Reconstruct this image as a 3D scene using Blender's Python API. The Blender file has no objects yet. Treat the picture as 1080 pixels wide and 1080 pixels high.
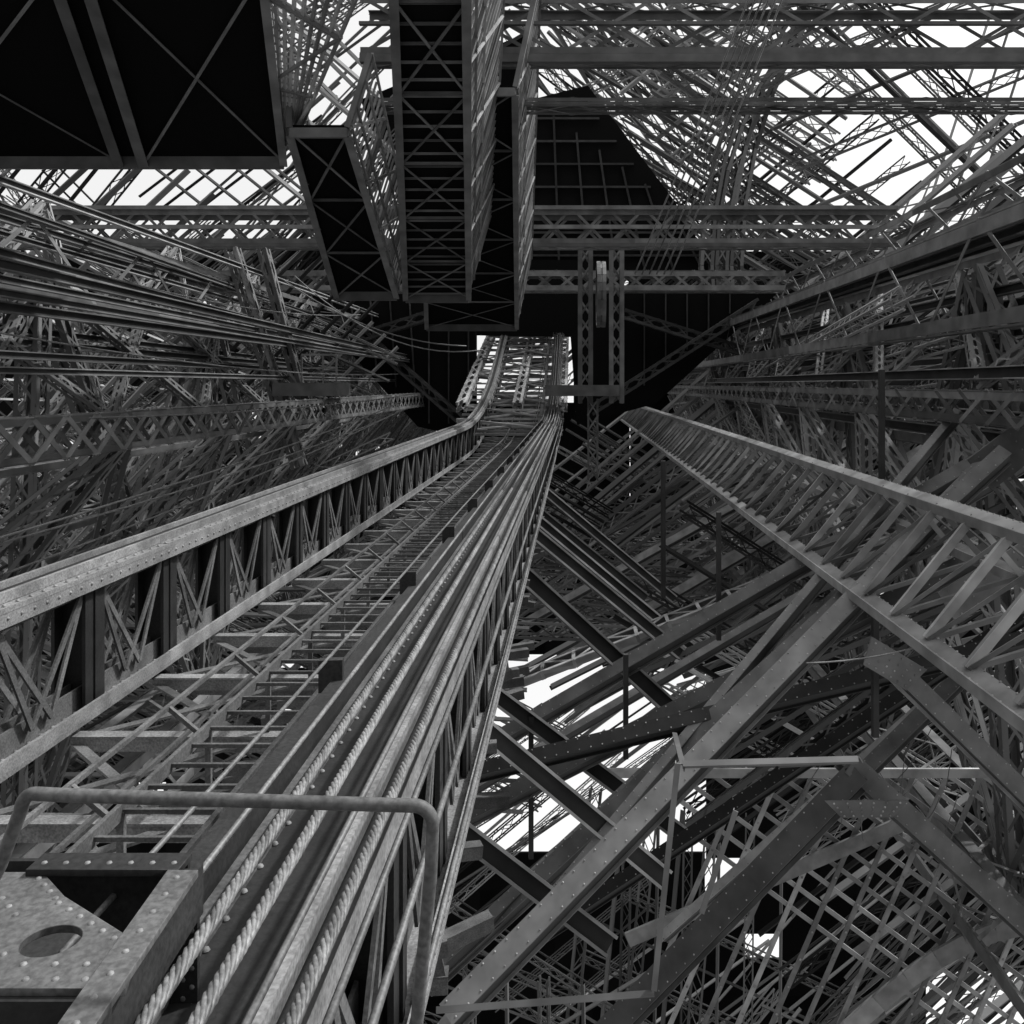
import bpy, math, random
import numpy as np
from mathutils import Matrix, Vector
random.seed(23); np.random.seed(7)
INC = math.radians(52)           # slope of the tower leg
R = Matrix.Rotation(INC, 4, 'X')
sc = bpy.context.scene

# ------------------------------------------------------------ materials
def iron(name, base, rough=0.6, var=0.5, near=False, spec=.3, far=False):
    m = bpy.data.materials.new(name); m.use_nodes = True
    nt = m.node_tree; N = nt.nodes; L = nt.links
    b = N['Principled BSDF']
    geo = N.new('ShaderNodeNewGeometry'); tc = N.new('ShaderNodeTexCoord')
    r1 = N.new('ShaderNodeMapRange'); r1.inputs['To Min'].default_value = 1-var; r1.inputs['To Max'].default_value = 1+var
    L.new(geo.outputs['Random Per Island'], r1.inputs['Value'])
    last = r1
    if not far:
        n1 = N.new('ShaderNodeTexNoise'); n1.inputs['Scale'].default_value = 1.7 if not near else 4; n1.inputs['Detail'].default_value = 3
        L.new(tc.outputs['Object'], n1.inputs['Vector'])
        r2 = N.new('ShaderNodeMapRange'); r2.inputs['From Min'].default_value = .3; r2.inputs['From Max'].default_value = .7
        r2.inputs['To Min'].default_value = .62; r2.inputs['To Max'].default_value = 1.3 if not near else 1.2
        L.new(n1.outputs['Fac'], r2.inputs['Value'])
        a = N.new('ShaderNodeMath'); a.operation = 'MULTIPLY'; L.new(r1.outputs[0], a.inputs[0]); L.new(r2.outputs[0], a.inputs[1])
        last = a
    if near:
        n2 = N.new('ShaderNodeTexNoise'); n2.inputs['Scale'].default_value = 60; n2.inputs['Detail'].default_value = 3
        L.new(tc.outputs['Object'], n2.inputs['Vector'])
        r3 = N.new('ShaderNodeMapRange'); r3.inputs['From Min'].default_value = .35; r3.inputs['From Max'].default_value = .65
        r3.inputs['To Min'].default_value = .66; r3.inputs['To Max'].default_value = 1.22
        L.new(n2.outputs['Fac'], r3.inputs['Value'])
        c = N.new('ShaderNodeMath'); c.operation = 'MULTIPLY'; L.new(a.outputs[0], c.inputs[0]); L.new(r3.outputs[0], c.inputs[1]); last = c
        bp = N.new('ShaderNodeBump'); bp.inputs['Strength'].default_value = .3; bp.inputs['Distance'].default_value = .003
        L.new(n2.outputs['Fac'], bp.inputs['Height']); L.new(bp.outputs[0], b.inputs['Normal'])
    d = N.new('ShaderNodeMath'); d.operation = 'MULTIPLY'; L.new(last.outputs[0], d.inputs[0]); d.inputs[1].default_value = base
    L.new(d.outputs[0], b.inputs['Base Color'])
    b.inputs['Roughness'].default_value = rough; b.inputs['Specular IOR Level'].default_value = spec
    return m
M_LIGHT = iron('iron_paint_light', .25)  # base raised in place of haze over distant members
M_MID = iron('iron_paint_mid', .11)  # mid tone also lifted instead of adding haze
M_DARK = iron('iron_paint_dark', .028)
F_LIGHT = iron('far_paint_light', .27, far=True, spec=0)  # far tones carry the same lift in place of haze
F_MID = iron('far_paint_mid', .12, far=True, spec=0)
F_DARK = iron('far_paint_dark', .03, far=True, spec=0)
N_LIGHT = iron('track_paint_light', .17, near=True, var=.2)
N_MID = iron('track_paint_mid', .085, near=True, var=.3)
N_DARK = iron('track_paint_dark', .018, near=True, var=.3)
M_BLACK = iron('shade_black_plate', .007, rough=.9, var=.3, spec=0, far=True)  # near-black base puts the shade of undersides into the colour
M_CABLE = iron('steel_cable', .14, rough=.5, var=.4, near=True)
M_GROUND = iron('ground_paving', .15, rough=.9)

# ------------------------------------------------------------ mesh batch
class Obj:
    def __init__(s, name, mat): s.name=name; s.mat=mat; s.b=[]; s.V=[]; s.F=[]; s.smooth=False; s.nv=0
    def bar(s, p, q, w, h=None, ref=(0,0,1)):
        s.b.append((*p,*q,w,h if h else w,*ref))
    def angle(s, p, q, w, t=.02, ref=(0,0,1)):
        p=np.array(p,float); q=np.array(q,float); d=q-p; L=np.linalg.norm(d)
        if L<1e-6: return
        d/=L; r=np.array(ref,float); sd=np.cross(d,r)
        if np.linalg.norm(sd)<1e-3: sd=np.cross(d,(1,0,0.))
        sd/=np.linalg.norm(sd); up=np.cross(sd,d)
        s.bar(p,q,w,t,up)
        o=sd*(w/2-t/2)-up*(w/2)
        s.bar(p+o,q+o,t,w,up)
    def raw(s, vs, fs):
        k=s.nv; s.V+= [tuple(v) for v in vs]; s.F+=[tuple(i+k for i in f) for f in fs]; s.nv+=len(vs)
    def slab(s, pts, off):
        off=np.array(off,float); n=len(pts); a=[np.array(p,float) for p in pts]
        vs=a+[p+off for p in a]
        fs=[tuple(range(n)),tuple(range(2*n-1,n-1,-1))]+[(i,(i+1)%n+0,(i+1)%n+n,i+n) for i in range(n)]
        s.raw(vs,fs)
    def tube(s, pts, r, k=8):
        P=[np.array(p,float) for p in pts]; vs=[]; n=len(P); up0=None
        for i,p in enumerate(P):
            d=P[min(i+1,n-1)]-P[max(i-1,0)]; d/=max(np.linalg.norm(d),1e-9)
            if up0 is None:
                up0=np.cross(d,(0.3,.1,1.)); up0/=np.linalg.norm(up0)
            u=up0-d*np.dot(up0,d); u/=np.linalg.norm(u); up0=u; v=np.cross(d,u)
            for j in range(k):
                t=2*math.pi*j/k; vs.append(p+r*(math.cos(t)*u+math.sin(t)*v))
        fs=[(i*k+j,i*k+(j+1)%k,(i+1)*k+(j+1)%k,(i+1)*k+j) for i in range(n-1) for j in range(k)]
        fs+=[tuple(range(k-1,-1,-1)),tuple(range((n-1)*k,n*k))]
        s.raw(vs,fs)
    def rivet(s, p, nrm, r=.02):
        nrm=np.array(nrm,float); nrm/=np.linalg.norm(nrm)
        u=np.cross(nrm,(.2,.9,.4)); u/=np.linalg.norm(u); v=np.cross(nrm,u); p=np.array(p,float)
        vs=[];k=7
        for rr,h in ((1,0),(.75,.5)):
            for j in range(k):
                t=2*math.pi*j/k; vs.append(p+r*(rr*(math.cos(t)*u+math.sin(t)*v)+h*nrm))
        vs.append(p+nrm*r*.72)
        fs=[(j,(j+1)%k,k+(j+1)%k,k+j) for j in range(k)]+[(k+j,k+(j+1)%k,2*k) for j in range(k)]
        s.raw(vs,fs)
    def laced(s, p, q, W, D, pitch, cw, lw, ref=(0,0,1), X=True, faces=(0,1,2,3), strut=False, seg=9., lite=False):
        p=np.array(p,float); q=np.array(q,float); d=q-p; L=np.linalg.norm(d); d/=L
        sd=np.cross(d,ref)
        if np.linalg.norm(sd)<1e-3: sd=np.cross(d,(1,0,0.))
        sd/=np.linalg.norm(sd); up=np.cross(sd,d)
        c=[sd*W/2+up*D/2,-sd*W/2+up*D/2,-sd*W/2-up*D/2,sd*W/2-up*D/2]
        sg=[(1,1),(-1,1),(-1,-1),(1,-1)]; t=cw*.14
        ns=max(1,int(L/seg))
        for o,(a,b) in zip(c,sg):
            for i in range(ns):
                x0=p+d*L*i/ns+o; x1=p+d*L*(i+1)/ns+o
                if lite: s.bar(x0,x1,cw*.8,cw*.6,up); continue
                oo=-sd*a*cw/2; s.bar(x0+oo,x1+oo,cw,t,up)
                oo=-up*b*(cw/2+t); s.bar(x0+oo,x1+oo,t,cw,up)
        n=max(2,int(round(L/pitch))); nr=[up,-sd,-up,sd]
        for f in faces:
            A=c[f];B=c[(f+1)%4]
            for i in range(n):
                x0=p+d*L*i/n; x1=p+d*L*(i+1)/n
                if X or i%2==0: s.bar(x0+A,x1+B,lw,lw*.2,nr[f])
                if X or i%2==1: s.bar(x0+B,x1+A,lw,lw*.2,nr[f])
                if strut: s.bar(x0+A,x0+B,lw,lw*.3,nr[f])
    def build(s, parent=None):
        if s.b:
            A=np.array(s.b,float); P=A[:,0:3];Q=A[:,3:6];w=A[:,6:7];h=A[:,7:8];r=A[:,8:11]
            d=Q-P; L=np.linalg.norm(d,axis=1,keepdims=True); d=d/np.maximum(L,1e-9)
            sd=np.cross(d,r); bad=np.linalg.norm(sd,axis=1)<1e-3
            sd[bad]=np.cross(d[bad],np.array([.97,.1,.2])); sd/=np.linalg.norm(sd,axis=1,keepdims=True)
            up=np.cross(sd,d); j=(np.random.rand(len(A),1)-.5)*.006; j2=(np.random.rand(len(A),1)-.5)*.006
            P=P+up*j+sd*j2; Q=Q+up*j+sd*j2
            w=w*(1+.04*np.random.rand(len(A),1)); h=h*(1+.04*np.random.rand(len(A),1))
            C=[]
            for E in (P,Q):
                for a,b in ((-1,-1),(1,-1),(1,1),(-1,1)):
                    C.append(E+sd*w/2*a+up*h/2*b)
            VB=np.stack(C,1).reshape(-1,3)
            f=np.array([(0,1,2,3),(7,6,5,4),(0,4,5,1),(1,5,6,2),(2,6,7,3),(3,7,4,0)])[:, ::-1]
            FB=(f[None]+8*np.arange(len(A))[:,None,None]).reshape(-1,4)
        else:
            VB=np.zeros((0,3)); FB=np.zeros((0,4),int)
        nb=len(VB)
        allv=np.concatenate([VB,np.array(s.V,float).reshape(-1,3)]) if s.V else VB
        me=bpy.data.meshes.new(s.name)
        lens=np.concatenate([np.full(len(FB),4),np.array([len(f) for f in s.F],int)]).astype(int)
        loops=np.concatenate([FB.reshape(-1),np.array([i+nb for f in s.F for i in f],int)]).astype(int)
        me.vertices.add(len(allv)); me.vertices.foreach_set('co',allv.reshape(-1))
        me.loops.add(len(loops)); me.loops.foreach_set('vertex_index',loops)
        me.polygons.add(len(lens)); st=np.concatenate([[0],np.cumsum(lens)[:-1]])
        me.polygons.foreach_set('loop_start',st)
        me.polygons.foreach_set('use_smooth',np.full(len(lens),s.smooth))
        me.update(calc_edges=True); me.validate()
        me.transform(R); me.update()
        me.materials.append(s.mat)
        o=bpy.data.objects.new(s.name,me); sc.collection.objects.link(o)
        if parent: o.parent=parent
        return o
def empty(name):
    e=bpy.data.objects.new(name,None); sc.collection.objects.link(e); return e

# ------------------------------------------------------------ lift track
ts=np.arange(0,90,.5); S=[0.];Nn=[0.]
for t in ts[:-1]:
    a=0 if t<34 else min((t-34)/16,1)*.36
    S.append(S[-1]+.5*math.cos(a)); Nn.append(Nn[-1]+.5*math.sin(a))
def T(a,t,n): return (a,float(np.interp(t,ts,S)),float(np.interp(t,ts,Nn))+n)
track=empty('lift_track')
tl=Obj('track_flanges',N_LIGHT); tm=Obj('track_bracing',N_MID); td=Obj('track_posts',N_DARK); tr=Obj('track_rivets',N_LIGHT)
def run(o,a,n,w,h,t0,t1,step=2.0):
    ps=[t0]+[x for x in (9,18,26) if x>t0]+([34] if t1>34 else [t1])+(list(np.arange(36,t1+.01,2)) if t1>34 else [])
    for x,y in zip(ps[:-1],ps[1:]): o.bar(T(a,x,n),T(a,y+.01,n),w,h)
def girder(ac,nt,nb,tw,bw,t0,t1,sp,top):
    run(top,ac,nt,tw,.04,t0,t1); run(tl,ac,nb,bw,.04,t0,t1)
    for sd in (-1,1):
        run(tl,ac+sd*(tw/2-.015),nt-.07,.03,.13,t0,t1)
        run(tl,ac+sd*(bw/2-.015),nb+.06,.03,.12,t0,t1)
        run(tm,ac+sd*.06,nt-.12,.02,.2,t0,t1)
        run(tm,ac+sd*.06,nb+.12,.02,.2,t0,t1)
    t=t0+.2
    while t<t1:
        td.bar(T(ac,t,nt-.03),T(ac,t,nb+.03),tw*.72,.05,(0,1,0))
        td.bar(T(ac+tw*.3,t,nt-.03),T(ac+tw*.3,t,nb+.03),.03,.3,(0,1,0))
        td.bar(T(ac-tw*.3,t,nt-.03),T(ac-tw*.3,t,nb+.03),.03,.3,(0,1,0))
        m=t+sp/2
        for sd in (-1,1):
            for e in (-.13,.13):
                tm.bar(T(ac+sd*.12,t+.14,nt-.15),T(ac+sd*.12,m+e,nb+.15),.05,.02,(1,0,0))
                tm.bar(T(ac+sd*.12,t+sp-.14,nt-.15),T(ac+sd*.12,m+e,nb+.15),.05,.02,(1,0,0))
        t+=sp
girder(-4.5,-1.7,-2.94,.46,.5,3.2,78,1.45,tl)
girder(-.95,-1.75,-3.0,.42,.46,1.2,78,1.3,td)
for a in (-4.62,-4.38,-.80): run(tl,a,-1.64,.04,.08,1.2,78)
for a in (-4.5,): run(td,a,-1.66,.1,.05,1.2,78)
run(td,-1.22,-1.66,.1,.2,1.2,78); run(tm,-1.14,-1.68,.03,.1,1.2,78)
for t in np.arange(3.4,24,.16):
    for a in (-4.69,-4.30): tr.rivet(T(a,t,-1.675),(0,0,1),.016)
    tr.rivet(T(-4.268,t,-1.77),(1,0,0),.016)
    for a in (-4.33,-4.42): tr.rivet(T(a,t,-2.915),(0,0,1),.02)
for t in np.arange(2.6,22,.15):
    tr.rivet(T(-.77,t,-2.97),(0,0,1),.018); tr.rivet(T(-.718,t,-2.93),(1,0,0),.017)
    tr.rivet(T(-1.12,t,-1.725),(0,0,1),.013)
for t in np.arange(3.4,20,.18):
    tr.rivet(T(-1.515,t,-2.32),(1,0,0),.013)
t=3.0
while t<76:
    tl.angle(T(-4.3,t,-3.02),T(-1.1,t,-3.02),.12,.02)
    tm.angle(T(-4.3,t+.6,-3.3),T(-1.1,t+.5,-3.3),.1,.02)
    tm.bar(T(-4.3,t,-3.06),T(-2.75,t+1.45,-3.06),.09,.02)
    tm.bar(T(-2.75,t,-3.09),T(-4.3,t+1.45,-3.09),.08,.02)
    tl.bar(T(-2.7,t+.1,-3.12),T(-1.2,t+1.3,-3.12),.07,.02)
    if random.random()<.7: tm.angle(T(-4.4,t+random.random(),-3.9-random.random()),T(-1,t+random.random()*1.4,-3.7-random.random()),.12,.02)
    if random.random()<.8: tm.angle(T(-5.5,t+random.random()*2,-4.9-random.random()*2),T(-1.2,t+random.random()*3,-4.9-random.random()*2),.16,.02)
    if random.random()<.6: tm.angle(T(-7,t+random.random()*3,-7-random.random()*2),T(-1.2,t+random.random()*5,-6-random.random()*2),.2,.02)
    t+=1.45
run(tm,-1.62,-2.25,.16,.03,1.5,78); run(td,-1.62,-2.4,.03,.3,1.5,78); run(tl,-1.62,-2.56,.18,.03,1.5,78)
run(tm,-1.53,-2.32,.02,.11,1.5,78)
for t in np.arange(4.5,34,2.1):
    td.bar(T(-1.5,t,-2.24),T(-1.5,t,-1.98),.1,.16); td.bar(T(-1.58,t,-2.05),T(-1.38,t,-2.05),.12,.1)
    td.bar(T(-1.28,t,-1.62),T(-1.28,t,-1.45),.05,.12)
for o in (tl,tm,td): o.build(track)
tr.smooth=True; tr.build(track)
lad=empty('access_ladder'); lo=Obj('stiles',N_MID); lr=Obj('rungs',N_MID)
for a in (-2.65,-1.95): run(lo,a,-2.5,.03,.09,2.5,76)
for a,n in ((-2.95,-2.35),(-1.78,-2.15),(-3.1,-2.8)): run(lo,a,n,.03,.03,2.5,76)
for t in np.arange(2.6,60,.3): lr.bar(T(-2.65,t,-2.5),T(-1.95,t,-2.5),.025,.025)
for t in np.arange(2.6,60,1.2):
    lo.bar(T(-2.65,t,-2.5),T(-2.65,t,-3.0),.04); lo.bar(T(-1.95,t,-2.5),T(-1.95,t,-3.0),.04)
    lo.bar(T(-2.95,t,-2.35),T(-2.65,t,-2.6),.03)
lo.build(lad); lr.build(lad)
hc=empty('haulage_cables'); ca=Obj('plain_cables',M_CABLE); cb=Obj('twisted_ropes',M_CABLE)
path=[1.0]+list(np.arange(4,34,6))+list(np.arange(34,76,2))
for a,n,r in ((-1.12,-1.46,.011),(-.74,-1.45,.011),(-.60,-1.56,.012),(-.55,-1.75,.014),(-.5,-2.0,.012),(-.58,-2.3,.012),(-1.3,-1.45,.01),(-1.42,-1.9,.014)):
    ca.tube([T(a,t,n+.01*math.sin(t*.7+a*9)) for t in path],r,6)
for a,n in ((-1.01,-1.5),(-.87,-1.47),(-.67,-1.52)):
    r=.013
    for k in range(6):
        ph=2*math.pi*k/6
        pts=[T(a+r*math.cos(ph+t*30),t,n+r*math.sin(ph+t*30)) for t in np.arange(1.2,12,.03)]
        cb.tube(pts,.0085,5)
    ca.tube([T(a,t,n) for t in [11.9]+path[2:]],.02,6)
ca.smooth=cb.smooth=True; ca.build(hc); cb.build(hc)

# ------------------------------------------------------------ guard rail hoop on the lift
gr=Obj('guard_rail',N_MID); gr.smooth=True
pts=[(-1.75,1.95,-1.95),(-1.345,2,-1.13),(-1.30,2,-1.01)]
for i in range(7):
    t=i/6*math.pi/2; pts.append((-1.255-.03*math.cos(t)-.01,2,-1.0+.04*math.sin(t)))
for x in np.linspace(-1.2,-.40,8): pts.append((x,2,-.962-.027*(x+1.25)/.9))
for i in range(8):
    t=i/7*math.pi/2; pts.append((-.375+.045*math.sin(t),2,-1.033+.045*math.cos(t)))
pts+= [(-.335,2,-1.15),(-.368,2,-1.5),(-.41,2,-2.0)]
gr.tube(pts,.0155,14); gr.build()

# ------------------------------------------------------------ riveted bracket
br=empty('riveted_bracket')
def plate2d(name,outer,holes,z,th,mat):
    cu=bpy.data.curves.new(name,'CURVE'); cu.dimensions='2D'; cu.fill_mode='BOTH'; cu.extrude=th/2; cu.bevel_depth=.002
    for poly in [outer]+holes:
        sp=cu.splines.new('POLY'); sp.points.add(len(poly)-1)
        for i,(x,y) in enumerate(poly): sp.points[i].co=(x,y,0,1)
        sp.use_cyclic_u=True
    o=bpy.data.objects.new(name+'_c',cu); sc.collection.objects.link(o)
    dg=bpy.context.evaluated_depsgraph_get(); me=bpy.data.meshes.new_from_object(o.evaluated_get(dg))
    bpy.data.objects.remove(o); me.transform(R@Matrix.Translation((0,0,z))); me.materials.clear(); me.materials.append(mat)
    ob=bpy.data.objects.new(name,me); sc.collection.objects.link(ob); ob.parent=br; return ob
circ=[(-1.268+.07*math.cos(t),2.07+.062*math.sin(t)) for t in np.linspace(0,2*math.pi,41)[:-1]]
plate2d('gusset_plate',[(-1.9,1.91),(-1.005,1.91),(-1.05,2.06),(-1.345,2.25),(-1.47,2.36),(-1.9,2.36)],[circ],-1.36,.016,N_MID)
plate2d('top_flange',[(-1.50,2.34),(-1.085,2.34),(-1.085,2.42),(-1.50,2.42)],[],-1.34,.016,N_DARK)
plate2d('arm_flange',[(-1.06,1.6),(-.985,1.6),(-1.03,2.335),(-1.11,2.335)],[],-1.34,.016,N_MID)
bb=Obj('bracket_web_and_backing',N_DARK)
bb.bar((-1.9,2.42,-1.45),(-1.09,2.42,-1.45),.015,.2)
bb.bar((-1.9,1.90,-1.46),(-1.03,1.90,-1.46),.02,.18)
bb.bar((-1.02,1.6,-1.43),(-1.06,2.42,-1.43),.015,.14)
bb.bar((-1.09,2.39,-1.36),(-1.09,2.39,-1.85),.08,.015,(0,1,0)); bb.bar((-1.13,2.42,-1.36),(-1.13,2.42,-1.85),.015,.08,(0,1,0))
bb.bar((-2.1,2.27,-1.75),(-1.2,2.27,-1.75),1.3,.01)  # added dark sheet below the plate so its hole looks shaded
bb.build(br)
rv=Obj('bolts',N_LIGHT)
def rw(x0,y0,x1,y1,n,z,r=.0095,nr=(0,0,1)):
    for k in range(n): f=k/(n-1); rv.rivet((x0+(x1-x0)*f,y0+(y1-y0)*f,z),nr,r)
rw(-1.85,1.935,-1.04,1.935,13,-1.352); rw(-1.5,1.985,-1.06,1.985,7,-1.352)
rw(-1.075,2.05,-1.34,2.22,7,-1.352); rw(-1.36,2.24,-1.46,2.33,4,-1.352); rw(-1.42,2.17,-1.5,2.24,3,-1.352)
rw(-1.47,2.37,-1.11,2.37,7,-1.332); rw(-1.03,1.7,-1.07,2.30,9,-1.332)
rw(-1.45,2.1,-1.60,2.30,5,-1.352); rw(-1.35,2.02,-1.5,2.05,3,-1.352)
for z in np.linspace(-1.4,-1.82,9): rv.rivet((-1.09,2.382,z),(0,-1,0),.009); rv.rivet((-1.065,2.382,z-.02),(0,-1,0),.009)
rv.smooth=True; rv.build(br)

# ------------------------------------------------------------ transverse trusses
def htruss(name,a0,a1,s,n0,n1,dep,pitch,cw,lw,mat,X=True):
    o=Obj(name,mat); o.laced((a0,s,(n0+n1)/2),(a1,s,(n0+n1)/2),dep,n1-n0,pitch,cw,lw,X=X)
    return o
o=htruss('cross_truss',-30,13.4,36,5.75,7.3,1.2,1.5,.25,.11,M_MID)
for n in (5.75,6.5,7.3): o.bar((-30,35.3,n),(13.4,35.3,n),.12,.16)
o.build()
o=htruss('cross_truss',-20,11,45,4.85,5.9,1.2,1.2,.25,.13,M_MID); o.build()
o=htruss('cross_truss',-5.5,15,22.5,8.5,10,1.0,2.6,.16,.09,M_MID); o.bar((-5.5,22,8.38),(15,22,8.38),.2,.2); o.bar((-5.5,21.9,9.25),(15,21.9,9.25),.12,.08)
o.laced((-5.5,23.5,7.65),(15,23.5,7.65),.8,.2,1.4,.08,.05); o.build()

# ------------------------------------------------------------ hangers with sheave
hg=Obj('sheave_hanger',M_MID)
for a in (.55,2.0):
    hg.laced((a,40,6.4),(a,40,-.9),.55,.6,.8,.13,.08,ref=(0,1,0))
    for x in (-.25,.25): hg.bar((a+x,39.7,6.4),(a+x,39.7,-.9),.2,.05,(0,1,0))
hg.slab([(-1.3,39,-.05),(2.1,39,-.05),(2.1,41,-.05),(-1.3,41,-.05)],(0,0,-.5))
hg.laced((.9,40,-.7),(.9,40,-4.5),.5,.5,.7,.08,.06,ref=(0,1,0))
for k in range(24):
    t0=2*math.pi*k/24; t1=2*math.pi*(k+1)/24
    p=lambda t,r,x:(x,40+r*math.cos(t),4.2+r*math.sin(t))
    for x in (1.15,1.4): hg.bar(p(t0,1.5,x),p(t1,1.5,x),.1,.16,(1,0,0))
    hg.bar(p(t0,1.42,1.27),p(t1,1.42,1.27),.22,.08,(1,0,0))
    if k%3==0: hg.bar(p(t0,0,1.27),p(t0,1.45,1.27),.12,.1,(1,0,0))
hg.build()
hl=Obj('work_platform_hanger',M_MID)
hl.laced((-13.2,33,5.2),(-10.6,33,-3.2),.5,.5,.8,.13,.08,ref=(0,1,0)); hl.laced((-12.0,33,5.2),(-10.4,33,-1),.35,.5,.8,.13,.08,ref=(0,1,0))
hl.slab([(-11.3,32,.05),(-8.9,32,.05),(-8.9,34,.05),(-11.3,34,.05)],(0,0,-.5))
for x in (-10.2,-9.4,-8.9): hl.bar((x,32,0),(x,32,1.1),.06)
hl.bar((-10.2,32,1.1),(-8.9,32,1.1),.07); hl.bar((-10.2,32,.6),(-8.9,32,.6),.05)
hl.build()

# ------------------------------------------------------------ stair galleries
def gallery(name,sf,sn,L_,R_,nf,un,hgt,lean,mode,bay=2.2,split=None):
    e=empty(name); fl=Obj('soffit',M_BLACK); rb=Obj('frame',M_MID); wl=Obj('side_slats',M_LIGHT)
    def G(f,s,dn=0,le=0):
        k=s-sf; x0=L_[0]+L_[1]*k; x1=R_[0]+R_[1]*k
        return (x0+(x1-x0)*f+le,s,nf+un*k+dn)
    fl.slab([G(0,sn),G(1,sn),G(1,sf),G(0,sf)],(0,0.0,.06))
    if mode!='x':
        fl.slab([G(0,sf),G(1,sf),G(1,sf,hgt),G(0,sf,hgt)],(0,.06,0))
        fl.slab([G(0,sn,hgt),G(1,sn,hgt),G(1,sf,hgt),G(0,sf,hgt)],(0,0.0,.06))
    for f in (0,1): rb.bar(G(f,sn,-.08),G(f,sf,-.08),.05,.22); rb.bar(G(f,sn,-.2),G(f,sf,-.2),.17,.03)
    rb.bar(G(0,sf,-.12),G(1,sf,-.12),.1,.28)
    rb.bar(G(0,sn,-.12),G(1,sn,-.12),.1,.2)
    if split:
        for f in split: rb.bar(G(f,sn,-.12),G(f,sf,-.12),.05,.24); rb.bar(G(f,sn,-.25),G(f,sf,-.25),.22,.03)
    L=sf-sn; nb=max(1,int(L/bay)); lanes=[0]+(split or [])+[1]
    if mode=='tread':
        for s in np.arange(sn,sf,.5): rb.bar(G(0,s,-.05),G(1,s,-.05),.04,.05)
    for x0,x1 in zip(lanes[:-1],lanes[1:]):
        if x1-x0<.1: continue
        for i in range(nb):
            s0=sn+L*i/nb; s1=sn+L*(i+1)/nb
            rb.bar(G(x0,s0,-.10),G(x1,s1,-.10),.06,.02); rb.bar(G(x1,s0,-.13),G(x0,s1,-.13),.06,.02)
            if mode!='flat': rb.bar(G(x0,s1,-.08),G(x1,s1,-.08),.05,.06)
    for f,l in ((0,0),(1,lean)):
        for s in np.arange(sn,sf+.01,.3): wl.bar(G(f,s),G(f,s,hgt,l),.03,.05,(1,0,0))
        for h in (.1,.5,1.1,hgt): wl.bar(G(f,sn,h,.04+l*h/hgt),G(f,sf,h,.04+l*h/hgt),.05,.08)
        for s in np.arange(sn,sf+.01,2.2):
            rb.bar(G(f,s),G(f,s,hgt,l),.12,.12,(1,0,0))
            if s+2.2<sf: wl.bar(G(f,s,0,.05),G(f,s+2.2,hgt,.05+l),.07,.03,(1,0,0))
    for o in (fl,rb,wl): o.build(e)
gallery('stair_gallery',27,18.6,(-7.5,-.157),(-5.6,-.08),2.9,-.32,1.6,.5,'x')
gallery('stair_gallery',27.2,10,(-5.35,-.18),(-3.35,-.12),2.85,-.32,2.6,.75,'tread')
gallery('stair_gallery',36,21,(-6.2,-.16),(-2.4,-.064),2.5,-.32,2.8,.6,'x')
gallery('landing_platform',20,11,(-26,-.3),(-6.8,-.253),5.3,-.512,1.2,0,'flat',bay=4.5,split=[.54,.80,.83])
fn=Obj('slatted_fence',M_LIGHT)
def FA(m): return np.array((-6.8,19.9,5.4))*(1-m)+np.array((-5.28,14,8.37))*m
def FB(m): return np.array((-6.45,19.9,5.75))*(1-m)+np.array((-3.27,14,6.9))*m
for k in np.linspace(0,1,34): fn.bar(FA(k),FB(k),.035,.03,(0,1,0))
for m in (0,.3,.65,1): fn.bar(FA(m),FB(m),.12,.08)
for f in np.linspace(.02,.98,9): fn.bar(FA(0)*(1-f)+FB(0)*f,FA(1)*(1-f)+FB(1)*f,.07,.05,(0,1,0))
for m in (0,.33,.66): fn.bar(FA(m),FB(m+.33),.06,.05,(0,1,0)); fn.bar(FB(m),FA(m+.33),.06,.05,(0,1,0))
fn.build()

# ------------------------------------------------------------ dark floor structure with lift opening
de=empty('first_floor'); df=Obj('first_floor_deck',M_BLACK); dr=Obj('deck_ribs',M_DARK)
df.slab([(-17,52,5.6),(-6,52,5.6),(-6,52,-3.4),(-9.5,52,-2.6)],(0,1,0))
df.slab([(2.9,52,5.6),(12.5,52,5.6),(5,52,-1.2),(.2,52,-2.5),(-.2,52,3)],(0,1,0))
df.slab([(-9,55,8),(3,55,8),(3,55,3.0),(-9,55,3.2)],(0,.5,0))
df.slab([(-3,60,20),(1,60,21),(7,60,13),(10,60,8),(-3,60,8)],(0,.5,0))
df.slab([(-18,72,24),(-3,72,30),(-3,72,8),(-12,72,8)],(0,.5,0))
for i in range(9):
    x=-16+i*1.2; dr.bar((x,51.9,5.5),(x+.4*(i<6),51.9,-2.4+max(0,6-i)*1.1),.08,.12,(0,1,0))
for i in range(6):
    x=3+i*1.3; dr.bar((x,51.9,5.5),(x,51.9,-1.2+i*1.1),.08,.12,(0,1,0))
dr.laced((-14,51,4.2),(-6.2,51,-2.6),.6,.6,1,.15,.08,ref=(0,1,0)); dr.laced((-15,50.5,2),(-6.2,50.5,4.8),.6,.6,1,.15,.08,ref=(0,1,0))
dr.laced((3,51,4.2),(10,51,2),.6,.6,1,.15,.08,ref=(0,1,0)); dr.laced((11,50.5,4.8),(1,50.5,-1.6),.6,.6,1,.15,.08,ref=(0,1,0))
for i in range(7): dr.bar((-3+i*1.6,59.8,20-i*1.2),(-3+i*2,59.8,8),.14,.2,(0,1,0)); dr.bar((-3,59.8,9+i*1.6),(9-i*1.2,59.8,9+i*1.6),.14,.2,(0,1,0))
df.build(de); dr.build(de)
up=Obj('upper_shaft_lattice',M_LIGHT)
for a in (-5.8,-4.6,-2.9,-.6): up.laced((a,44,-1.2),(a,80,9),.5,.5,1.2,.14,.08)
for t in np.arange(38,80,1.0): up.bar(T(-5.6,t,-2.4),T(-.5,t,-2.4),.14,.1)
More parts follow.
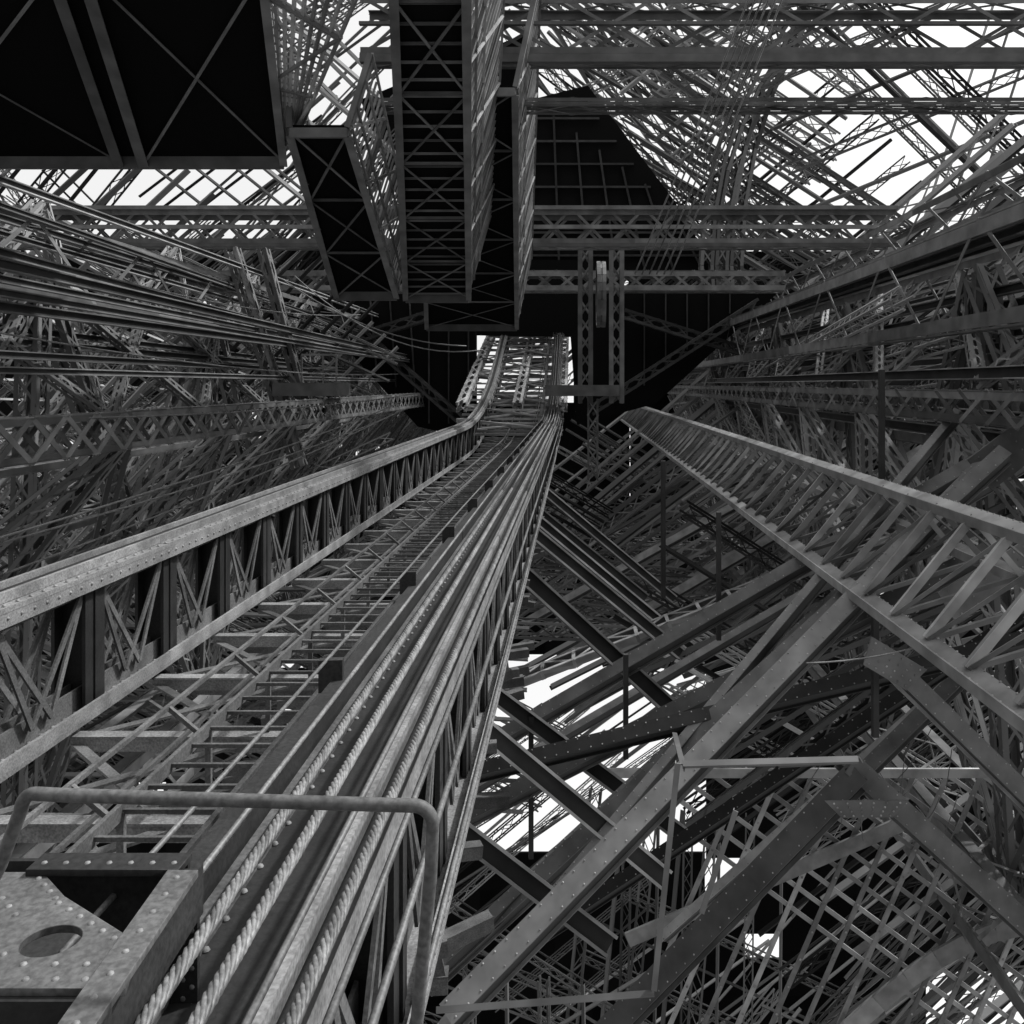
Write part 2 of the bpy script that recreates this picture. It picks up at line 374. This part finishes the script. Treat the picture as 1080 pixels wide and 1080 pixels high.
for t in np.arange(38,80,3.0):
    up.bar(T(-5.6,t,-2.3),T(-.5,t+3,-2.3),.14,.08); up.bar(T(-.5,t,-2.2),T(-5.6,t+3,-2.2),.14,.08)
for i in range(10): x=random.uniform(-5.5,-1); up.bar((x,60+i,1.2+i*.28),(x+.7,60+i,1.2+i*.28),.4,.3)
up.build(de)

# ------------------------------------------------------------ main leg columns and bracing
leg=empty('iron_tower_leg')
L1=Obj('main_columns',M_MID); L2=Obj('face_bracing',F_MID); L3=Obj('light_members',M_LIGHT); L4=Obj('dark_members',M_DARK); LR=Obj('member_rivets',F_LIGHT); L5=Obj('face_bracing_light',F_LIGHT)
def column(a,n,W,D,s0,s1,o=L1,cw=.35,pitch=2.2,X=True):
    o.laced((a,s0,n),(a*.93,s1,n*.93),W,D,pitch,cw,.11,X=X)
column(10.8,2.6,2.4,2.6,8,95,cw=.34,pitch=3,X=False); column(12.8,-1.2,2.2,1.6,8,95,cw=.3,pitch=2.6,X=False); column(8.9,-.5,.7,.7,14,90,cw=.16,pitch=1.2); column(13,5.6,1.4,1.4,12,95,cw=.2,X=False)
def railbeam(o,a,n,w,s0=8,s1=95,ka=.93,kn=.93):
    for i in range(9):
        f0=i/9;f1=(i+1)/9
        P=lambda f,da,dn:(a*(1-(1-ka)*f)+da,s0+(s1-s0)*f,n*(1-(1-kn)*f)+dn)
        o.bar(P(f0,0,0),P(f1,0,0),w,.03); L4.bar(P(f0,0,-w*.5),P(f1,0,-w*.5),.03,w); o.bar(P(f0,0,-w),P(f1,0,-w),w,.03)
for i in range(20):
    a=random.uniform(9.5,15); y=-1.5+i*.34; railbeam(random.choice([L1,L3,L3]),a,a*y/13,random.uniform(.12,.3),10,95,random.uniform(.8,1),random.uniform(.6,1.1))
for i in range(13):
    a=-random.uniform(11,17); y=.4+i*.36; railbeam(random.choice([L1,L1,L3]),a,-a*y/13,random.uniform(.08,.2),10,95,random.uniform(.7,.95),random.uniform(.1,.9))
column(-14.5,3.2,2.0,2.0,8,95,cw=.16,pitch=2.6,X=False); column(-12.8,-1.4,1.2,1.2,10,95,cw=.14,pitch=1.8,X=False); column(-9.8,-1.0,.4,.8,8,70,cw=.12,pitch=1.0)
column(12,-14,2.4,2.4,12,95,X=False); column(-15,-13,2.4,2.4,12,95,X=False); column(-16,-5,1.6,1.6,12,95,cw=.2,X=False)
def xface(c0,c1,s0,s1,step,W,cw,o,H=True):
    s=s0
    while s<s1:
        p0=(c0[0],s,c0[1]);p1=(c1[0],s+step,c1[1]);p2=(c1[0],s,c1[1]);p3=(c0[0],s+step,c0[1])
        o.laced(p0,p1,W,W,W*1.5,cw,cw*.5,ref=(1,.2,.1),lite=s>35); o.laced(p2,p3,W,W,W*1.5,cw,cw*.5,ref=(1,.2,.1),lite=s>35)
        if H: o.laced(p0,p2,W,W,W*1.5,cw,cw*.5,ref=(0,1,0),lite=s>35)
        s+=step
xface((11,3),(12,-14),12,95,11,.7,.16,L2); xface((-14.5,3),(-15,-13),12,95,11,.6,.13,L2)
xface((12,-14),(-15,-13),47,95,12,.8,.16,L2)
xface((9.5,-1),(12,-8),14,80,7,.4,.12,L5,False); xface((-10.5,-1.2),(-15,-7),14,80,6,.35,.1,L2)
xface((-13,-1),(-15,3),12,80,6,.25,.08,L2,False); xface((-17,-4),(-15,5),16,90,8,.4,.1,L5,False)
xface((10,0),(12.5,4.5),14,90,7,.3,.09,L5,False)
def heavy(o,p,q,w):
    p=np.array(p,float);q=np.array(q,float); f=np.array((-.35,-.75,.55)); f/=np.linalg.norm(f)
    d=(q-p); Ln=np.linalg.norm(d); d/=Ln; sd=np.cross(d,f); sd/=np.linalg.norm(sd); f=np.cross(sd,d)
    o.bar(p,q,w,.03,f)
    for e in (1,-1):
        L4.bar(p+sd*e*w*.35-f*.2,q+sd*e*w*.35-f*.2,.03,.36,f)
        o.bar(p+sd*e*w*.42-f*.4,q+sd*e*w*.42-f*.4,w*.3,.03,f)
    if p[1]<28:
        for i in range(int(Ln/.22)):
            for e in (1,-1): LR.rivet(p+d*(.1+i*.22)+sd*e*w*.38+f*.017,f,.015)
for a,n,w in ((6.5,-2.12,.28),(5.2,-3.78,.26),(7.3,-3.1,.2)):
    for s in range(6,92,10):
        k0=1-.03*(s-6)/86; k1=1-.03*(s+4)/86
        L3.bar((a*k0,s,n*k0),(a*k1,s+10,n*k1),w,.03,(-.5,0,1)); L3.bar((a*k0-w/2,s,n*k0-.08),(a*k1-w/2,s+10,n*k1-.08),.03,.16)
for s in np.arange(6,90,1.3):
    k=1-.03*(s-6)/86
    A=(6.5*k,s,-2.15*k);B=(5.2*k,s,-3.75*k);C=(7.3*k,s,-3.1*k)
    L3.angle(A,B,.12,.02,(0,-1,.3)); L1.bar(A,(5.2*k,s+1.3,-3.75*k),.06,.02,(1,0,1)); L3.angle(A,C,.09); L1.bar(C,(6.5*k,s+1.3,-2.15*k),.06,.02); L1.bar(B,C,.07)
for s in np.arange(8,34,.2):
    for e in (-.1,.1): LR.rivet((6.5+e,s,-2.09+e*.5),(-.5,0,1),.02); LR.rivet((5.2+e,s,-3.75+e*.5),(-.5,0,1),.02)
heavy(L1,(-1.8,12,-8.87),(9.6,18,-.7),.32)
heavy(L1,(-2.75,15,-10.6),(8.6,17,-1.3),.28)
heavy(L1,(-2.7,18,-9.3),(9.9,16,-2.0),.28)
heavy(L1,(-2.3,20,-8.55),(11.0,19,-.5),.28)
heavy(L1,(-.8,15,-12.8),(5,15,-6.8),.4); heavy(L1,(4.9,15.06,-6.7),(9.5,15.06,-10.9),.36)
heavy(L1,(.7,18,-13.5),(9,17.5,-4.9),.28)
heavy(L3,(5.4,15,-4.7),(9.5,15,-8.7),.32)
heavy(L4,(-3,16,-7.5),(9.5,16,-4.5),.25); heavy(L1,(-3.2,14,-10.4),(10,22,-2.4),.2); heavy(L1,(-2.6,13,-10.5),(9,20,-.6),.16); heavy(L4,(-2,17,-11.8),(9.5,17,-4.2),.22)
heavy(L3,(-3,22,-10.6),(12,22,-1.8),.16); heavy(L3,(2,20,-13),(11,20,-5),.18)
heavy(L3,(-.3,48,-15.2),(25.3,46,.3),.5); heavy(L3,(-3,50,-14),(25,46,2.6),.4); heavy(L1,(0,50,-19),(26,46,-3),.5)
for i,(st,en) in enumerate((((-2.9,-17.1),(23.75,9.75)),((-2.5,-19.6),(23.75,6.75)),((-.4,-19.6),(23.75,3.75)),((-5.4,-23.7),(23.75,1.25)),((-2.5,-25),(23.75,-1.5)),((2,-23),(23.75,-3.5)),((9,-24),(22,-7.5)),((-2.5,-14.5),(23,12)),((-3,-12.5),(23,14)),((0,-13),(24,8)),((9,-27),(24,-11)),((-2,-22),(24,0)),((-1,-15),(24,5)))):
    L5.laced((st[0],75,st[1]),(en[0],45,en[1]),.8,.8,1.5,.26,.1,ref=(0,-1,.3),lite=True,faces=(0,1))
    L5.bar((st[0]+.6,73.5,st[1]-1),(en[0]+.6,43.5,en[1]-1),.34,.1,(0,-1,.3)); L4.bar((st[0]+.5,73.8,st[1]-1.3),(en[0]+.5,43.8,en[1]-1.3),.4,.1,(0,-1,.3))
for st,en in (((2,25,-8.6),(11,19,-2.2)),((3,24,-9.2),(10,18,-3.6)),((3,23,-10.5),(11,21,-4.5)),((3,22,-11.5),(9,22,-7))):
    L2.laced(st,en,.4,.4,.7,.12,.05,ref=(0,-1,.3))
def ibeam(p,q,w,h):
    p=np.array(p,float); q=np.array(q,float); r=np.array((.1,-1,.45)); r/=np.linalg.norm(r); d=q-p; d/=np.linalg.norm(d)
    sd=np.cross(d,r); sd/=np.linalg.norm(sd); u=np.cross(sd,d)
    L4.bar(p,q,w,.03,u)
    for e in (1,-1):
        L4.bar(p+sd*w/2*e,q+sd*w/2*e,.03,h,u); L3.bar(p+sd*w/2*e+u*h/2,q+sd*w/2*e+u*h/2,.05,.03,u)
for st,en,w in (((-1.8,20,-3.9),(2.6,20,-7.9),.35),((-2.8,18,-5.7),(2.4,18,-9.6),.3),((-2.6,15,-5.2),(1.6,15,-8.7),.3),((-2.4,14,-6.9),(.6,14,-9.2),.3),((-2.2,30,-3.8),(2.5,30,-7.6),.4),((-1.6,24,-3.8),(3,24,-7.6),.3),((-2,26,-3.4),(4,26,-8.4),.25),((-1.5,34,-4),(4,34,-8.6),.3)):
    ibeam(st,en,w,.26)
L3.laced((-1.8,25,-8.75),(11,25,-3.75),.2,.9,1.0,.14,.1,ref=(0,1,0),X=False,strut=True)
for a,s,n0,n1 in ((6.5,18,.3,-2),(5.3,15,-4.1,-6.2),(1.1,18,-5.7,-7.9),(2.1,20,-1.8,-5),(3.4,20,-3,-6),(-.9,18,-7,-10)):
    L4.bar((a,s,n0),(a,s,n1),.1)
gp=Obj('gusset_plates',M_MID); gv=Obj('gusset_rivets',M_LIGHT)
def gusset(c,d1,d2,l,w):
    c=np.array(c,float); f=[]
    for d in (d1,d2):
        d=np.array((d[0],0,d[1]),float); d/=np.linalg.norm(d); s=np.array((-d[2],0,d[0])); f+= [c+d*l+s*w,c+d*l-s*w]
    gp.slab([f[0],f[1],f[2],f[3]],(0,-.04,0))
    for i in range(6):
        for j in range(4):
            u=(i+.5)/6; v=(j+.5)/4; p=(f[0]*(1-u)+f[3]*u)*(1-v)+(f[1]*(1-u)+f[2]*u)*v; gv.rivet(p-(0,.045,0),(0,-1,0),.02)
gusset((5,14.6,-6.7),(-1,-1),(1,-.95),.8,.2)
gusset((9.2,17.4,-1.1),(-1,-.8),(1,.7),1.2,.4)
gusset((5.5,14.6,-4.7),(-1,.3),(1,-1),.5,.25)
gusset((7.4,15,-3.4),(-1,-.6),(1,.6),1.0,.3)
gp.build(leg); gv.build(leg)

# ------------------------------------------------------------ secondary members in parallel bundles
C1=Obj('secondary_lattice',F_MID); C2=Obj('secondary_lattice_light',F_LIGHT); C3=Obj('secondary_lattice_dark',F_DARK)
def bundles(n,ar,sr,nr,dirs,spread,L,wr=(.3,.6),mix=.5,m=(3,7),gap=(.8,2.2)):
    for _ in range(n):
        c=np.array([random.uniform(*ar),random.uniform(*sr),random.uniform(*nr)])
        d=np.array(random.choice(dirs),float); d/=np.linalg.norm(d); d=d+np.random.randn(3)*spread; d/=np.linalg.norm(d)
        off=np.cross(d,(random.uniform(-.4,.4),-1,random.uniform(-.4,.4))); off/=np.linalg.norm(off)
        l=random.uniform(*L)/2; g=random.uniform(*gap); W=random.uniform(*wr); la=random.random()<mix; X=random.random()<.4
        x=random.random(); o=C1 if x<.55 else (C2 if x<.82 else C3)
        for k in range(random.randint(*m)):
            cc=c+off*g*k; p=cc-d*l;q=cc+d*l
            if min(p[1],q[1])<11: continue
            if la and k%2==0: o.laced(p,q,W,W,W*1.8,W*.22,W*.09,ref=(.2,1,.1),X=X,seg=8,lite=True,faces=(1,2) if X else (0,1,2))
            else: 
                h=(p+q)/2; o.angle(p,h,W*.32,.03,ref=(-.3,-.6,.7)); o.angle(h,q,W*.32,.03,ref=(-.3,-.6,.7))
SD=(0,1,0); DU=(1,.2,.6); DD=(1,.2,-.6); H=(1,0,0); VV=(0,.1,1); SU=(1,.1,1); SN=(1,.1,-1)
bundles(5,(-28,-15),(38,60),(-8,5),[SD,(.1,1,-.05)],.05,(25,45),(.25,.45))
bundles(16,(-26,-15),(30,48),(-9,7),[DD,SN,SN,SU,DU],.08,(10,18),(.2,.4),.5,(4,8),(.7,1.6))
bundles(22,(-45,-20),(50,85),(-20,8),[DU,DD,DD,SN,SU],.09,(26,50),(.5,.9))
bundles(9,(-18,-6),(28,50),(-16,-7),[H,DU,DD],.06,(12,20))
bundles(12,(-60,-16),(60,85),(14,28),[DU,SU,SU,SN,(1,0,1.4),(1,0,-1.4)],.08,(14,34),(.5,.8),.5,(3,6),(1.2,3))
bundles(7,(-24,-6),(50,80),(18,32),[SU,SN,DU],.08,(14,26),(.5,.8),.6,(3,5),(1.2,2.5))
bundles(12,(13,26),(40,60),(-8,4),[SD,DU,DU,SU],.05,(25,38),(.3,.5))
bundles(13,(28,48),(50,85),(-22,4),[DU,DU,DD,VV],.06,(26,40),(.6,1.0))
bundles(8,(12,20),(26,45),(-18,-7),[DU,DU,DD,SU],.05,(15,20))
bundles(7,(20,50),(55,85),(14,36),[(1,.2,-.8),(1,.2,-1.1),(1,0,.4),(.4,0,1),(1,0,1)],.07,(34,60),(.6,1.),.8,(2,4),(2,4.))
bundles(19,(2,16),(60,85),(10,38),[(1,.2,-.8),(1,.2,-.6),(1,.2,-1.3),(1,0,.7)],.07,(16,28),(.5,.9),.8,(3,6),(1.2,2.5))
bundles(7,(-2,8),(62,84),(-14,-2),[DU,DD],.07,(10,18),(.4,.7))
bundles(11,(-12,6),(56,85),(-52,-28),[DU,DD,DU,VV,SU],.06,(18,32),(.4,.7),.6,(2,5),(1.5,4))
bundles(13,(-6,34),(70,85),(-72,-48),[DU,DD,SU,VV],.06,(26,44),(.6,1.),.6,(3,6),(2,4))
for o in (C1,C2,C3): o.build(leg)
ar=Obj('arch_ribs',F_MID)
for R0,cx in ((26,36),(29,38),(33,44)):
    pr=None
    for i in range(15):
        t=math.radians(110+i*7); p=(cx+R0*math.cos(t),58,2+R0*math.sin(t)+6)
        if pr: ar.laced(pr,p,.9,.9,1.4,.22,.1,ref=(0,1,0))
        pr=p
ar.build(leg)
al=Obj('arch_lattice_panel',M_LIGHT)
for k in range(2,26):
    a=-1+k*.95; al.bar((a,24,-20),(a+4,24,-10.8),.13,.04,(0,1,0)); al.bar((a,24.06,-10.9),(a+11,24.06,-19),.12,.04,(0,1,0))
    for j in range(12): LR.rivet((a+4*j/12,23.97,-20+9.2*j/12),(0,-1,0),.035)
al.bar((1.5,23.8,-15.5),(9.3,23.8,-12.2),.4,.08,(0,1,0)); al.bar((9.3,23.75,-12.2),(14,23.75,-16),.4,.08,(0,1,0))
al.bar((.5,23.8,-10.85),(20,23.8,-10.85),.25,.08,(0,1,0))
pr=None
for i in range(12):
    t=i/11; p=(6+t*9,23.7,-19.5+5*math.sin(t*1.9)-.6*t)
    if pr: al.bar(pr,p,.5,.08,(0,1,0))
    pr=p
al.build(leg)
for o in (L1,L2,L3,L4,L5,LR): o.build(leg)

# ------------------------------------------------------------ handrail frame & wires
hf=Obj('angle_iron_frame',M_MID)
for p,q in (((1.15,9,-4.0),(3.0,9,-3.95)),((1.1,9,-4.0),(.85,9,-6.4)),((-1.45,9,-6.6),(.85,9,-6.42)),((1.9,10,-5.0),(1.5,10,-6.2)),((1.15,9,-4.02),(1.3,11,-4.5)),((3.0,9,-3.95),(2.6,11,-4.9))):
    hf.angle(p,q,.06,.01,(0,-.7,.7))
hf.build()
wi=Obj('sagging_wires',M_CABLE)
def wire(p,q,sag,r=.02):
    p=np.array(p,float);q=np.array(q,float)
    wi.tube([p+(q-p)*t-np.array((0,0,sag))*4*t*(1-t) for t in np.linspace(0,1,14)],r,5)
wire((-9.5,28,3.4),(-3.4,27,1.2),.5); wire((-9.8,30,3.8),(-3.2,30,1.2),.9)
for k in range(6): wire((4.0+k*.14,18,8.9),(1.5+k*.18,21,2.7),.08,.022)
wire((-9,13.5,-3),(-6,30,-.9),.15); wire((-9,13.5,-2.5),(-6.2,32,-.9),.2); wire((-8.2,12,-2.2),(-6,30,-.6),.15)
wire((-10,14,-.6),(-6.4,34,-.4),.2); wire((-11,16,1),(-7,34,.4),.3); wire((-10,15,2.4),(-8,32,2.6),.4,.015)
wire((7.5,15,-4),(3,11,-3.6),.2,.012)
for k in range(14):
    a=random.uniform(6,10); n=random.uniform(-11,-8.5); wire((a,22,n),(a+random.uniform(-1.5,1.5),22,n-random.uniform(.4,2)),random.uniform(-.4,.4),.012)
wi.smooth=True; wi.build()

# ------------------------------------------------------------ added dark backing tiles: hide open sky, stand in for shaded depth
sf=Obj('dark_backing_tiles',M_BLACK)
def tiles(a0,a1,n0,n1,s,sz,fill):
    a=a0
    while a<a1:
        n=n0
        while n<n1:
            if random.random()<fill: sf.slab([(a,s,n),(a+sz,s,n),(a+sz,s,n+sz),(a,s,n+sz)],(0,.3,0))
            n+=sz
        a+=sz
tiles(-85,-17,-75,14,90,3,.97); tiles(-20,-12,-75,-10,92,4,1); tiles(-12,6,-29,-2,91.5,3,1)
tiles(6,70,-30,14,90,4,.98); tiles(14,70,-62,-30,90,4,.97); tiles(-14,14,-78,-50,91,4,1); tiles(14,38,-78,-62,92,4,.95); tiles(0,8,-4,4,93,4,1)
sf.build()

# ------------------------------------------------------------ ground, sky, sun, camera
gm=bpy.data.meshes.new('ground'); g=4000; gm.from_pydata([(-g,-g,-35),(g,-g,-35),(g,g,-35),(-g,g,-35)],[],[(0,1,2,3)]); gm.materials.append(M_GROUND)
go=bpy.data.objects.new('ground',gm); sc.collection.objects.link(go)
w=bpy.data.worlds.new('World'); sc.world=w; w.use_nodes=True; nt=w.node_tree
bg=nt.nodes['Background']; sky=nt.nodes.new('ShaderNodeTexSky'); sky.sky_type='NISHITA'; sky.sun_disc=False
EL=math.radians(48); AZ=math.radians(125)
sky.sun_elevation=EL; sky.sun_rotation=AZ; sky.dust_density=4; sky.air_density=1.5
bw=nt.nodes.new('ShaderNodeRGBToBW'); nt.links.new(sky.outputs[0],bw.inputs[0])
ma=nt.nodes.new('ShaderNodeMath'); ma.operation='MULTIPLY_ADD'; ma.inputs[1].default_value=1.0; ma.inputs[2].default_value=4.4   # high white cloud veil
nt.links.new(bw.outputs[0],ma.inputs[0]); nt.links.new(ma.outputs[0],bg.inputs[0]); bg.inputs[1].default_value=.15
sl=bpy.data.lights.new('sun','SUN'); sl.energy=5.0; sl.angle=math.radians(3); sl.color=(1,1,1)
so=bpy.data.objects.new('sun',sl); sc.collection.objects.link(so)
dv=Vector((math.sin(AZ)*math.cos(EL),math.cos(AZ)*math.cos(EL),math.sin(EL)))
so.rotation_euler=dv.to_track_quat('Z','Y').to_euler()
cam=bpy.data.cameras.new('camera'); co=bpy.data.objects.new('camera',cam); sc.collection.objects.link(co)
co.rotation_euler=(INC+math.pi/2,0,0); cam.lens=30; cam.sensor_width=36
cam.shift_x=-65/1080; cam.shift_y=-135/1080; cam.clip_end=6000; cam.clip_start=.05
sc.camera=co
sc.view_settings.view_transform='Standard'; sc.view_settings.look='None'; sc.view_settings.exposure=0
